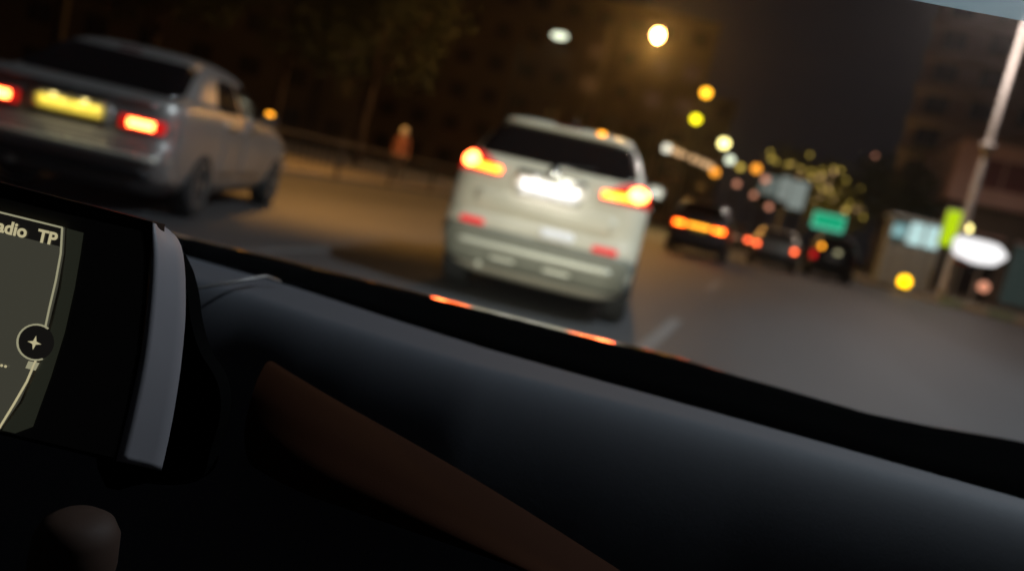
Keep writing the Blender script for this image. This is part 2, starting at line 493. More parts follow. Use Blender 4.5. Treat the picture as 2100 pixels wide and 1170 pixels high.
gate = rear_panel(sh, -.62, .62, .79, .93, .010, .02, 'tailgate_lower', 'white_paint', car, 14, 4, .3)
rear_panel(sh, -.33, .33, .935, 1.125, .004, .01, 'plate_recess', 'white_paint', car, 10, 4, .25)
pl = rear_panel(sh, -.262, .262, .955, 1.075, .016, .012, 'licence_plate', 'plate_white', car, 10, 3, .1)
bar = rear_panel(sh, -.30, .30, 1.12, 1.145, .04, .05, 'plate_garnish', 'chrome', car, 10, 2, .4)
for sx in (-.13, .13):
    p = sh.S(sh.rear(sx, 1.11), 1.11)
    MB().box((sx, p.y-.03, 1.113), (.03, .012, .008), bev=.003).build('plate_lamp', 'plate_lamp_w', bar)
    for dx in (-.07, .07): light('plate_light', 'SPOT', (sx*1.05+dx, p.y-.10, 1.108), 1.15, (1, .96, .97), car, .012, spot_size=math.radians(135), spot_blend=1.0).rotation_euler = (math.radians(40), 0, 0)
bp = sh.S(0, 1.19)
badge = MB().lathe([(.048, 0), (.048, .012), (.036, .016), (.0, .022)], 20, Matrix.Translation((0.0, bp.y, 1.19)) @ Matrix.Rotation(PI/2-.15, 4, 'X')).build('badge', 'chrome', car, True)
MB().tube([(0.02, bp.y+.01, 1.245), (.20, bp.y+.03, 1.265), (.34, bp.y+.05, 1.28)], .008, 6).build('rear_wiper', 'trim', car)
for sg in (-1, 1):
    def outer(u, v, sg=sg):
        z = lerp(1.055, 1.225, v); ins = rounded(v, .6)*.04
        w = sh.dims(z)[0]
        t0 = sh.rear(sg*(.40+ins+.22*v**1.4), z); t1 = sg*(.355+.035*(1-v*.3)-ins*.1)
        return lerp(t0, t1, u), z
    tl = sh.patch(outer, 18, 6, .014, .03, 'tail_lamp', 'lens_red', car)
    def core(u, v, sg=sg):
        z = lerp(1.085, 1.205, v); hw = .075*math.sqrt(max(.02, 1-(2*v-1)**2))
        return sh.rear(sg*lerp(.725-hw, .725+hw, u), z), z
    sh.patch(core, 8, 6, .019, .008, 'brake_lamp', 'brake_core', tl)
    def strip(u, v, sg=sg):
        z = lerp(1.075, 1.125, v) + .012*u
        return sh.rear(sg*lerp(.44, .70, u), z), z
    sh.patch(strip, 10, 2, .018, .008, 'light_strip', 'brake_strip', tl)
    x0 = .60
    rear_panel(sh, *( (.46, .68) if sg > 0 else (-.68, -.46)), .628, .668, .016, .02, 'rear_red_glow', 'glow_red', bl, 8, 2, .5)  # bumper reflector, its shine from the headlights put in as emission
    g = side_panel(sh, .75, 1.55, 1.245, 1.50, .004, .02, 'side_window', 'glass', car, sg, top=(.18, 0.02))
    side_panel(sh, 1.62, 2.52, 1.245, 1.50, .004, .02, 'side_window', 'glass', car, sg, top=(0.0, -.22))
    for y0, y1 in ((.98, 1.62), (1.68, 2.75)):
        d = side_panel(sh, y0+.12 if y0 < 1 else y0, y1, .42, 1.20, .003, .012, 'door', 'white_paint', car, sg, 8, 8, r=.08)
        p = sh.S(sh.side(y1-.55 if y0 > 1 else y1-.38, 1.06, sg), 1.06)
        MB().box((p.x+sg*.02, p.y, 1.06), (.03, .17, .03), bev=.01).build('door_handle', 'white_paint', d)
    side_panel(sh, 1.15, 3.0, .30, .40, .02, .04, 'sill', 'clad', car, sg, 12, 3)
    mp = sh.S(sh.side(2.55, 1.24, sg), 1.24)
    mir = MB().box((mp.x+sg*.12, mp.y, 1.27), (.20, .11, .15), bev=.04).build('door_mirror', 'white_paint', car, True)
    MB().box((mp.x+sg*.12, mp.y-.058, 1.27), (.16, .008, .11), bev=.003).build('mirror_glass', 'chrome', mir)
    MB().tube([(sg*.47, .95, 1.59), (sg*.475, 1.05, 1.618), (sg*.47, 1.8, 1.618), (sg*.45, 1.9, 1.59)], .012, 8).build('roof_rail', 'satin', car, True)
MB().lathe([(.03, 0), (.02, .05), (.004, .10)], 10, Matrix.Translation((.0, .95, 1.625))).build('antenna', 'trim', car)
MB().tube([(-.45, .2, .30), (-.45, .06, .29)], .03, 10).build('exhaust', 'satin', car, True)
rear_panel(sh, .26, .33, 1.562, 1.585, .042, .012, 'roof_reflector', 'amber', sp, 3, 2, .4)

# ---- the silver saloon on the left
LA = math.radians(21)
SED = scaled(SEDAN, .975, 1, 1.06)
car2, sl = make_car('car', SED, 'silver_paint', (-5.66, 5.10, 0), LA,
                    'silver saloon car angled left with a glowing yellow number plate, at the left edge', 'cars in the traffic ahead')
rear_panel(sl, -.73, .73, 1.07, 1.40, .006, .02, 'rear_window', 'glass', car2, 18, 8, .30, xin=(.10, -.10))
rear_panel(sl, -.70, .70, .965, .995, .02, .03, 'boot_lip', 'silver_paint', car2, 16, 3, .4)
rear_panel(sl, -.10, .10, 1.425, 1.44, .012, .01, 'stop_lamp', 'lens_dark', car2, 6, 2, .3)
bl = rear_panel(sl, -.85, .85, .30, .585, .012, .03, 'bumper', 'silver_paint', car2, 24, 8, .3)
rear_panel(sl, -.76, .76, .50, .545, .035, .03, 'bumper_strip', 'satin', bl, 20, 3, .5)
rear_panel(sl, -.72, .72, .34, .42, .03, .03, 'bumper_lower', 'trim', bl, 20, 3, .5)
rear_panel(sl, -.36, .36, .70, .90, .004, .01, 'plate_recess', 'silver_paint', car2, 10, 4, .2)
rear_panel(sl, -.29, .29, .74, .87, .016, .012, 'licence_plate', 'plate_yellow', car2, 10, 3, .1)
bar = rear_panel(sl, -.32, .32, .90, .925, .05, .06, 'plate_garnish', 'chrome', car2, 10, 2, .4)
for sx in (-.13, .13):
    p = sl.S(sl.rear(sx, .89), .89)
    MB().box((sx, p.y-.03, .888), (.05, .012, .012), bev=.004).build('plate_lamp', 'plate_lamp', bar)
    for dx in (-.07, .07): light('plate_light', 'SPOT', (sx*1.1+dx, p.y-.10, .893), .95, (1, .86, .45), car2, .012, spot_size=math.radians(135), spot_blend=1.0).rotation_euler = (math.radians(40), 0, 0)
MB().lathe([(.04, 0), (.04, .012), (.0, .02)], 20, Matrix.Translation((0, sl.S(0, .95).y, .952)) @ Matrix.Rotation(PI/2, 4, 'X')).build('badge', 'chrome', car2, True)
for sg in (-1, 1):
    def outer(u, v, sg=sg):
        z = lerp(.745, .85, v); t0 = sl.rear(sg*.42, z); t1 = sl.rear(sg*.77, z)
        return lerp(t0, t1, u), z
    tl = sl.patch(outer, 18, 4, .014, .03, 'tail_lamp', 'lens_red', car2)
    def core(u, v, sg=sg):
        z = lerp(.768, .828, v)
        return sl.rear(sg*lerp(.49, .69, u), z), z
    sl.patch(core, 10, 3, .02, .008, 'brake_lamp', 'brake_core', tl)
    side_panel(sl, 1.20, 1.95, 1.045, 1.36, .004, .02, 'side_window', 'glass', car2, sg, top=(.25, 0.02))
    side_panel(sl, 2.02, 2.85, 1.045, 1.36, .004, .02, 'side_window', 'glass', car2, sg, top=(0.0, -.25))
    for y0, y1 in ((1.36, 1.98), (2.04, 2.95)):
        d = side_panel(sl, y0, y1, .40, 1.0, .003, .012, 'door', 'silver_paint', car2, sg, 8, 8, r=.08)
        p = sl.S(sl.side(y0+.16, .90, sg), .90)
        MB().box((p.x+sg*.02, p.y, .90), (.035, .19, .04), bev=.01).build('door_handle', 'chrome', d)
    mp = sl.S(sl.side(2.55, 1.04, sg), 1.04)
    mir = MB().box((mp.x+sg*.12, mp.y, 1.08), (.20, .12, .14), bev=.04).build('door_mirror', 'dark_paint', car2, True)
    MB().box((mp.x+sg*.12, mp.y-.062, 1.08), (.15, .008, .10), bev=.003).build('mirror_glass', 'chrome', mir)
    MB().box((mp.x+sg*.14, mp.y-.05, 1.155), (.08, .04, .03), bev=.01).build('turn_lamp', 'amber', mir)
    side_panel(sl, 3.78, 4.02, .62, .72, .01, .02, 'head_lamp', 'chrome', car2, sg, 6, 3, r=.4)
MB().tube([(-.42, .2, .29), (-.42, .05, .28)], .03, 10).build('exhaust', 'satin', car2, True)

# ---- the traffic further up the road
def far_car(spec, paint, loc, heading, label, lampmat, plate, sides=(-1, 1), amber=False, zl=.9, lamp_x=(.5, .8), lamp_h=.09):
    root, s = make_car('car', spec, paint, loc, heading, label, 'cars in the traffic ahead')
    H = spec['rows'][-1][0]; k = H/1.622; W = spec['W']
    rear_panel(s, -W*.74, W*.74, 1.245*k, 1.525*k, .006, .02, 'rear_window', 'glass', root, 12, 5, .22, xin=(.10, -.10))
    rear_panel(s, -.262, .262, .74*k, .86*k, .02, .012, 'licence_plate', plate, root, 6, 2, .1)
    rear_panel(s, -W*.93, W*.93, .34*k, .60*k, .015, .03, 'bumper', 'trim', root, 14, 4, .3)
    for sg in (-1, 1):
        lit = sg in sides
        def lens(u, v, sg=sg):
            z = zl-lamp_h+2*lamp_h*v
            return s.rear(sg*W*lerp(lamp_x[0], lamp_x[1], u), z), z
        tl = s.patch(lens, 6, 4, .016, .03, 'tail_lamp', 'lens_red' if lit else 'lens_dark', root)
        if lit:
            def core(u, v, sg=sg):
                z = zl-lamp_h*.6+1.2*lamp_h*v
                return s.rear(sg*W*lerp(lerp(*lamp_x, .15), lerp(*lamp_x, .85), u), z), z
            s.patch(core, 6, 3, .022, .008, 'brake_lamp', lampmat, tl)
        side_panel(s, 1.0*spec['L']/4.35, 2.4*spec['L']/4.35, 1.255*k, 1.49*k, .004, .02, 'side_window', 'glass', root, sg, top=(.15, -.2))
    return root, s
c3, s3 = far_car(scaled(SUV, 1.0, 1, 1.05), 'dark_paint', (-1.93, 24.0, 0), 0, 'dark car far ahead with a row of orange tail lamps', 'brake_strip', 'plate_yellow', zl=.93, lamp_x=(.42, .90), lamp_h=.085)
rear_panel(s3, -.36, .36, .90, .98, .02, .02, 'reflector_band', 'amber', c3, 8, 2, .3)
c4, s4 = far_car(HATCH, 'grey_paint', (0.42, 30.0, 0), 0, 'pale grey hatchback with two small round red lamps, left of the green sign', 'brake_red', 'plate_white', zl=.80, lamp_x=(.66, .86), lamp_h=.085)
c5, s5 = far_car(scaled(SUV, .95, 1, 1.08), 'dark_paint', (2.62, 32.2, 0), 0, 'dark car below the green sign, one red lamp lit', 'brake_red2' if False else 'glow_red', 'plate_white', sides=(-1,), zl=.88, lamp_x=(.76, .97), lamp_h=.14)
rear_panel(s5, -.62, -.46, 1.17, 1.31, .02, .02, 'turn_lamp', 'amber', c5, 5, 4, .6)
rear_panel(s5, -.02, .20, 1.04, 1.20, .02, .02, 'rear_glint', 'glint_dim', c5, 5, 4, .6)  # pale reflection on the rear, put in as a dim glowing patch
c6, s6 = far_car(scaled(HATCH, 1, 1, 1), 'dark_paint', (-1.6, 47, 0), 0, 'small dark car furthest up the middle lane showing one red lamp', 'brake_red', 'plate_white', sides=(1,), zl=.72, lamp_x=(.6, .95), lamp_h=.12)

# ------------------------------------------------------------------ street lamps
def street_lamp(name, head, pole_xy, lens, label, power=0, col=(1, .55, .18), spot=True, size=(.62, .30), group='street lamps', polemat='pole_dark', r=.09, lift=.5, cone=158):
    hx, hy, hz = head; px, py = pole_xy
    root = empty(name, (px, py, 0)); tag(root, label, 'street lamp', group)
    MB().lathe([(r*2.2, 0), (r*2.2, .5), (r*1.5, .58), (r*1.3, 1.0), (r*.75, hz+lift-.9), (r*.7, hz+lift-.8)], 12).build('pole', polemat, root, True)
    d = Vector((hx-px, hy-py, 0))
    MB().tube([(0, 0, hz+lift-.85), (d.x*.12, d.y*.12, hz+lift-.3), (d.x*.45, d.y*.45, hz+lift*.5), (d.x*.95, d.y*.95, hz+.08)], [r*.7, r*.6, r*.5, r*.45], 8).build('arm', polemat, root, True)
    rz = math.atan2(d.y, d.x)
    h = MB().box((d.x, d.y, hz+.075), (size[0]*1.35, size[1]*1.25, .13), rz, .05).build('lamp_head', polemat, root)
    MB().lathe([(math.sin(a*PI/10), -.55-.65*math.cos(a*PI/10)) for a in range(11)], 18, Matrix.Translation((d.x, d.y, hz+.01)) @ Matrix.Rotation(rz, 4, 'Z') @ Matrix.Diagonal((size[0]/2, size[1]/2, size[1]*.85, 1))).build('lens', lens, h, True)
    if power:
        l = light('lamp_light', 'SPOT' if spot else 'POINT', (d.x, d.y, hz-size[1]*.75-.12), power, col, root, .15)
        if spot: l.data.spot_size = math.radians(cone); l.data.spot_blend = .3
    return root
med = 'sodium street lamps along the left of the road'
p = at(1352, 62, 36); street_lamp('street_lamp', p, (p.x-2.2, p.y), 'sodium', 'tallest and brightest orange-white street lamp, above the white car', 3600, (1, .46, .10), spot=False, size=(.5, .5), group=med)
p = at(1450, 183, 49.5); street_lamp('street_lamp', p, (p.x-2.2, p.y), 'lamp_amber', 'amber street lamp, second highest in the receding row', 2500, size=(.62, .5), group=med)
p = at(1429, 237, 62); street_lamp('street_lamp', p, (p.x-2.0, p.y), 'lamp_lime', 'yellow-green street lamp below the amber one', 1800, (1, .7, .2), size=(.75, .6), group=med)
p = at(1487, 286, 75); street_lamp('street_lamp', p, (p.x-2.0, p.y), 'lamp_cream', 'cream white street lamp in the middle of the receding row', 1500, (1, .8, .45), size=(.95, .8), group=med)
p = at(1499, 321, 90); street_lamp('street_lamp', p, (p.x-2.0, p.y), 'lamp_pale', 'dim pale street lamp lowest in the receding row', 800, (.9, .9, .8), size=(.95, .8), group=med)
p = at(1149, 68, 42); street_lamp('street_lamp', p, (p.x-2.0, p.y), 'lamp_pale', 'dim greenish street lamp left of the brightest lamp', 300, (.9, .85, .6), size=(.95, .35), group=med)
# lamps with heads above the picture; the white one is added to light the dashboard
street_lamp('street_lamp', (3.9, 7.0, 8.6), (6.4, 7.0), 'led', 'added unseen white street lamp at the right kerb, lighting the dashboard and near road', 2700, (.78, .90, 1.0), cone=150, group='added street lamps', polemat='pole')
street_lamp('street_lamp', (-10.2, 16.2, 9.5), (-14.2, 12.4), 'sodium', 'orange street lamp beside the left railing', 4600, (1, .45, .09), cone=104, group=med)
# the tall pale mast on the right
base = Vector((8.15, 40, 0))
mast = empty('lamp_mast', base); tag(mast, 'tall pale lamp mast at the right behind the white arrow sign', 'lamp mast')
MB().lathe([(.26, .1), (.26, .6), (.20, .7), (.165, 6.9), (.15, 7.3), (.12, 13.2)], 14).build('pole', 'pole', mast, True)
MB().lathe([(.15, 7.05), (.33, 7.1), (.33, 7.35), (.15, 7.4)], 14).build('collar', 'pole', mast, True)
MB().tube([(0, 0, 13.1), (-.3, -.6, 13.7), (-1.2, -2.2, 14.0)], [.12, .08, .06], 8).build('arm', 'pole', mast, True)
hd = MB().box((-1.3, -2.4, 14.0), (.5, .9, .16), bev=.05).build('lamp_head', 'pole', mast)
MB().box((-1.3, -2.4, 13.9), (.4, .75, .03)).build('lens', 'led', hd)
l = light('lamp_light', 'SPOT', (-1.3, -2.4, 13.8), 3400, (1, .80, .72), mast, .2, spot_size=math.radians(165), spot_blend=.4)

# ------------------------------------------------------------------ right of the junction
M.update(
    teal_lit=emitter('teal_lit_glass', (0.30, 0.55, 0.58), 0.7, (.1, .2, .2), .3),
    teal_lit2=emitter('pale_lit_glass', (0.48, 0.68, 0.68), 1.1, (.1, .2, .2), .3),
    frosted=principled('frosted_panel', (0.26, 0.27, 0.25), 0.5, var=.15),
    lime_lit=emitter('lime_lit_panel', (0.50, 0.72, 0.0), 1.0),
    arrow_lit=emitter('white_lit_panel', (1.0, 0.97, 0.98), 1.25),
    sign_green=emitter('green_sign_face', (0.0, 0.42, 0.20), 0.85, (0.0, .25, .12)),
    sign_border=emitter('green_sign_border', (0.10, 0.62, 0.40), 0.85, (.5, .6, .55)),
    red_box=principled('red_panel', (0.45, 0.10, 0.07), 0.6),
    pink_wall=principled('pink_render', (0.62, 0.43, 0.41), 0.8, var=.12, scale=.6),
    tower_wall=principled('tower_render', (0.30, 0.20, 0.17), 0.85, var=.15, scale=.3),
    dark_glass=principled('building_glass', (0.02, 0.016, 0.016), 0.15),
    shop_glow=emitter('shop_window_glow', (0.7, 0.62, 0.5), 0.07),
    shop_glow2=emitter('shop_window_teal', (0.4, 0.6, 0.55), 0.05),
    red_glass=principled('window_red_blind', (0.16, 0.05, 0.05), 0.4),
    brick=principled('brown_render', (0.15, 0.10, 0.066), 0.85, var=.3, scale=.25),
    brick2=principled('dark_render', (0.11, 0.084, 0.064), 0.85, var=.3, scale=.25),
    shutter=principled('shutter', (0.10, 0.07, 0.05), 0.7),
    win_warm=emitter('window_warm', (1.0, 0.42, 0.14), 0.055),
    win_warm2=emitter('window_warm_dim', (0.9, 0.40, 0.26), 0.035),
    bark=principled('bark', (0.09, 0.06, 0.04), 0.9, var=.3),
    leaf=principled('leaf', (0.055, 0.065, 0.022), 0.65, var=.4, scale=1.2),
    leaf_y=principled('leaf_olive', (0.15, 0.14, 0.035), 0.6, var=.45, scale=1.2),
    rail=principled('railing_paint', (0.045, 0.04, 0.036), 0.5, var=.1),
    billboard=emitter('billboard_face', (0.50, 0.58, 0.54), 0.42),
    billboard2=emitter('billboard_face_dark', (0.36, 0.46, 0.43), 0.30),
    bulb_beige=emitter('bulb_beige', (1.0, 0.60, 0.30), 1.1),
    bulb_white=emitter('bulb_white', (0.9, 0.86, 0.70), 1.6),
    bulb_orange=emitter('bulb_orange', (1.0, 0.35, 0.03), 2.2),
    bulb_rose=emitter('bulb_rose', (1.0, 0.40, 0.24), 1.0),
    bulb_olive=emitter('bulb_olive', (0.85, 0.60, 0.10), 1.3),
    beacon=emitter('amber_beacon', (1.0, 0.50, 0.0), 5.0),
    skin=principled('skin', (0.55, 0.36, 0.27), 0.6),
    coat=principled('reddish_cloth', (0.30, 0.12, 0.10), 0.85, var=.2, scale=20),
    trousers=principled('dark_cloth', (0.05, 0.05, 0.06), 0.9),
    scarf=principled('pale_cloth', (0.72, 0.68, 0.68), 0.9),
    steel=principled('steel_post', (0.40, 0.41, 0.38), 0.45, metal=.3),
)
# lit kiosk at the corner
k = empty('kiosk', (5.5, 41.6, .13)); tag(k, 'glass corner kiosk with a teal lit upper band, right of the green sign', 'kiosk')
for x in (0, .75, 1.5, 2.25):
    MB().box((x, 0, 1.65), (.09, .09, 3.3), bev=.01).build('post', 'steel', k)
    MB().box((x, 1.8, 1.65), (.09, .09, 3.3), bev=.01).build('post', 'steel', k)
for i, mt in enumerate(('teal_lit', 'teal_lit2', 'teal_lit2')):
    MB().box((.375+.75*i, 0.0, 2.72), (.64, .03, 1.05 if i else .62)).build('lit_pane', mt, k)
    MB().box((.375+.75*i, 0.0, 1.1), (.64, .03, 1.95)).build('lower_pane', 'frosted', k)
    MB().box((.375+.75*i, 1.8, 1.65), (.64, .03, 3.1)).build('back_pane', 'frosted', k)
for y in (.45, 1.35):
    MB().box((0, y, 1.65), (.03, .78, 3.1)).build('side_pane', 'frosted', k)
MB().box((1.125, .9, 3.36), (2.7, 2.3, .14), bev=.03).build('roof', 'steel', k)
# lime panel
p = at(1949, 468, 40.6)
t = empty('lit_panel_sign', (p.x, 40.6, .13)); tag(t, 'narrow upright lime yellow lit panel between kiosk and white arrow sign', 'sign')
MB().box((0, 0, p.z-.13), (.72, .16, 1.75), bev=.03).build('casing', 'steel', t)
MB().box((0, -.085, p.z-.13), (.62, .02, 1.62)).build('lit_face', 'lime_lit', t)
for x in (-.25, .25): MB().box((x, .0, (p.z-1.0)/2), (.07, .07, p.z-1.0)).build('post', 'steel', t)
# arrow sign
p = at(2010, 517, 39.2)
t = empty('arrow_sign', (p.x, 39.2, .13)); tag(t, 'white lit sign shaped like an arrow pointing right', 'sign')
zc = p.z-.13
poly0 = [(-1.16, .36), (-.95, .54), (.62, .50), (1.12, .05), (.68, -.45), (-.1, -.54), (-1.06, -.32)]
poly = []
for i, p0 in enumerate(poly0):                          # soft corners
    a_, c_ = Vector(poly0[i-1]), Vector(poly0[(i+1) % len(poly0)]); b_ = Vector(p0)
    for q in (0, .5, 1):
        m0 = b_.lerp(a_, .22); m1 = b_.lerp(c_, .22); poly.append(tuple(m0.lerp(b_, q).lerp(b_.lerp(m1, q), q)))
MB().prism([(x*1.04, 0, zc+z*1.06) for x, z in poly], (0, .18, 0)).build('casing', 'steel', t)
MB().prism([(x, -.03, zc+z) for x, z in poly], (0, .028, 0)).build('lit_face', 'arrow_lit', t)
for x in (-.9, .2): MB().box((x, .1, (zc-.4)/2), (.09, .09, zc-.4)).build('post', 'steel', t)
# red notice box beneath it
p = at(1975, 530, 39.6)
t = empty('notice_box', (p.x, 39.7, .13)); tag(t, 'small red box on a post under the white arrow sign', 'box')
MB().box((0, 0, p.z-.05), (.75, .3, .62), bev=.04).build('case', 'red_box', t); MB().box((0, 0, (p.z-.4)/2), (.1, .1, p.z-.4)).build('post', 'steel', t)
MB().box((0, -.16, p.z-.05), (.6, .02, .46)).build('door', 'red_box', t)
def globe(px, py, Y, mat, r, label, group, z0=.13, cat='lamp'):
    p = at(px, py, Y); t = empty('globe_lamp', (p.x, Y, z0)); tag(t, label, cat, group)
    h = p.z-z0
    if h > r+.05: MB().tube([(0, 0, 0), (0, 0, h-r*.8)], .05, 8).build('post', 'pole_dark', t)
    b = MB().lathe([(r*math.sin(a*PI/10), h-r*math.cos(a*PI/10)) for a in range(11)], 16).build('globe', mat, t, True)
    MB().lathe([(r*.5, h-r*1.02), (r*.55, h-r*.85)], 12).build('collar', 'pole_dark', t)
    return t
globe(1985, 468, 41.5, 'lamp_cream', .17, 'small cream globe lamp above the white arrow sign', 'small lamps at the corner')
globe(2017, 588, 38.5, 'bulb_rose', .22, 'low rose globe lamp on the pavement under the arrow sign', 'small lamps at the corner')
t = globe(1855, 577, 37.8, 'beacon', .26, 'low amber beacon glowing at the kerb in front of the kiosk', 'small lamps at the corner')
p = at(1855, 577, 37.8)
# shop building with the pink upper storey
b = empty('shop_building', (10.6, 60, 0)); tag(b, 'low building with a pale pink upper storey and dark windows, behind the lamp mast', 'building')
MB().box((14, 6, 3.2), (27, 11, 6.4)).build('ground_storey', 'brick2', b)
MB().box((14.2, 5.6, 8.45), (28.4, 12.4, 4.1), bev=.15).build('upper_storey', 'pink_wall', b)
for i in range(7):
    w = MB().box((2.9+3.9*i, -.62, 8.5), (3.3, .12, 1.9), bev=.03).build('window', 'red_glass' if i % 2 == 0 else 'dark_glass', b)
    MB().box((2.9+3.9*i, -.70, 8.5), (.10, .06, 1.9)).build('mullion', 'pink_wall', w)
for i in range(6):
    w = MB().box((2.6+4.2*i, .47, 2.4), (3.4, .12, 4.0), bev=.03).build('shop_window', ('dark_glass', 'shop_glow', 'shop_glow2')[(i*2) % 3], b)
    MB().box((2.6+4.2*i, .40, 4.5), (3.6, .10, .16)).build('lintel', 'pink_wall', w)
MB().box((14.2, 5.6, 10.62), (28.8, 12.8, .24), bev=.05).build('roof', 'tower_wall', b)
# tall block
def block(name, loc, rz, W, D, floors, fh, wall, label, lit=(), bays=6, slab=True, win=(1.5, 1.6)):
    b = empty(name, loc, rz); tag(b, label, 'building')
    H = floors*fh
    MB().box((W/2, D/2, H/2), (W, D, H)).build('wall', wall, b)
    wme = {}
    for fl in range(floors):
        z = fl*fh + fh*.55
        if slab and fl: MB().box((W/2, -.55, fl*fh), (W+.4, 1.2, .95), bev=.03).build('balcony', wall, b)
        for i in range(bays):
            x = W*(i+.5)/bays
            key = (fl, i); mt = 'win_warm' if key in lit else ('win_warm2' if (fl, i, 'd') in lit else 'dark_glass')
            if (mt, 'w') in wme:
                o = bpy.data.objects.new('window', wme[(mt, 'w')]); C.objects.link(o); o.parent = b
            else:
                o = MB().box((0, 0, 0), (win[0], .12, win[1]), bev=.02).build('window', mt, b); wme[(mt, 'w')] = o.data
            o.location = (x, -.03, z)
            if 'f' in wme: f = bpy.data.objects.new('frame', wme['f']); C.objects.link(f); f.parent = o
            else:
                f = MB().box((0, -.05, win[1]/2), (win[0]+.16, .14, .1)).box((0, -.05, -win[1]/2), (win[0]+.16, .2, .1)).box((0, -.06, 0), (.07, .06, win[1])).build('frame', wall, o); wme['f'] = f.data
    MB().box((W/2, D/2, H+.2), (W+.5, D+.5, .4), bev=.05).build('roof', wall, b)
    return b
block('apartment_tower', (10.8, 92, 0), math.radians(-8), 34, 16, 17, 3.3, 'tower_wall', 'tall dark reddish tower block with balcony bands at the upper right', bays=8, win=(2.2, 1.9))
block('apartment_building', (-45.4, 68.3, 0), math.radians(18), 38, 12, 6, 3.3, 'brick', 'brown apartment building with dim orange windows, behind the white car', lit=((4, 8), (4, 10, 'd'), (3, 8), (3, 10, 'd'), (2, 9, 'd'), (3, 11, 'd'), (4, 11, 'd')), bays=12, slab=False)
block('apartment_building', (-62, 40, 0), math.radians(38), 34, 12, 6, 3.4, 'brick2', 'dark apartment block filling the upper left, behind the silver car', lit=((3, 6, 'd'), (2, 8, 'd')), bays=9, slab=False)
block('apartment_building', (-16.5, 100, 0), math.radians(4), 9, 12, 5, 3.2, 'brick2', 'narrow dark block in the distance right of the brightest lamp', lit=(), bays=3, slab=False)
# green road sign
p = at(1699, 455, 35)
t = empty('road_sign', (p.x, 35, 0)); tag(t, 'green rectangular road sign with a paler border on two posts', 'road sign')
MB().box((0, .0, p.z), (1.28, .05, .66), bev=.02).build('border', 'sign_border', t)
MB().box((0, -.03, p.z+.03), (1.16, .02, .48)).build('face', 'sign_green', t)
for x in (-.5, .5): MB().box((x, .06, (p.z+.3)/2), (.08, .06, p.z+.3)).build('post', 'pole_dark', t)
# far teal billboard
p = at(1606, 392, 84)
t = empty('billboard', (p.x, 84, 0)); tag(t, 'pale teal lit billboard far off above the pale grey hatchback', 'billboard')
MB().box((0, .3, p.z), (5.0, .4, 3.4), bev=.06).build('casing', 'pole_dark', t)
MB().box((-1.45, 0, p.z+.25), (1.8, .1, 1.9)).build('lit_face', 'billboard2', t)
MB().box((.05, 0, p.z+.25), (1.0, .1, 2.4)).build('lit_face', 'billboard', t)
MB().box((1.45, 0, p.z-.1), (1.6, .1, 2.8)).build('lit_face', 'billboard', t)
for x in (-1.5, 1.5): MB().tube([(x, .3, 0), (x, .3, p.z-1.6)], .18, 10).build('post', 'pole_dark', t)
# row of bulbs along a shop canopy, far left of the road
canopy = empty('shop_canopy', at(1362, 318, 64)); tag(canopy, 'long shop canopy with a row of beige bulbs, right of the white car roof', 'canopy')
c0 = at(1362, 318, 64); c1 = at(1478, 358, 72)
d = c1-c0
canopy.location = (c0.x, c0.y, 0)
MB().prism([(0, 0, c0.z+.35), (d.x, d.y, c1.z+.35), (d.x, d.y, c1.z+1.1), (0, 0, c0.z+1.1)], (-.9, 2.6, 0)).build('fascia', 'brick2', canopy)
for i in range(4):
    q = d*(i/3); MB().tube([(q.x-.3, q.y+1, 0), (q.x-.3, q.y+1, c0.z+.5)], .12, 8).build('post', 'pole_dark', canopy)
for i, (px, py, mt, r) in enumerate(((1367, 304, 'bulb_white', .42), (1382, 309, 'bulb_beige', .30), (1394, 315, 'bulb_beige', .28), (1404, 318, 'bulb_beige', .22), (1421, 325, 'bulb_beige', .32), (1434, 331, 'bulb_beige', .26), (1446, 336, 'bulb_beige', .30), (1457, 341, 'bulb_beige', .3), (1466, 353, 'bulb_orange', .42))):
    k = (px-1362)/116; Y = 64+8*k
    q = at(px, py, Y-.5)-Vector((c0.x, c0.y, 0))
    MB().lathe([(r*.9*math.sin(a*PI/8), -r*.8*math.cos(a*PI/8)) for a in range(9)], 12, Matrix.Translation(q)).build('bulb', mt, canopy, True)
# far lamps low over the road
for px, py, mt, r, lab in ((1551, 346, 'bulb_orange', .45, 'small orange lamp left of the string-lit trees'), (1570, 368, 'bulb_rose', .35, 'rose lamp just left of the teal billboard'),
                           (1511, 377, 'bulb_rose', .30, 'faint rose lamp in the dark gap above the road'), (1546, 400, 'bulb_rose', .28, 'faint rose lamp below the orange one'),
                           (1577, 424, 'bulb_rose', .30, 'faint rose lamp under the teal billboard'), (1518, 343, 'bulb_olive', .33, 'dim olive lamp under the lowest pale street lamp'),
                           (1466, 427, 'bulb_beige', .26, 'pale lamp above the dark car with orange tail lamps'), (1409, 420, 'bulb_olive', .42, 'dull olive lamp over the left of the dark car with orange lamps'),
                           (1794, 322, 'bulb_rose', .26, 'dim rose lamp before the dark trees left of the tower')):
    globe(px, py, 78, mt, r*.9, lab, 'small far lamps', 0)
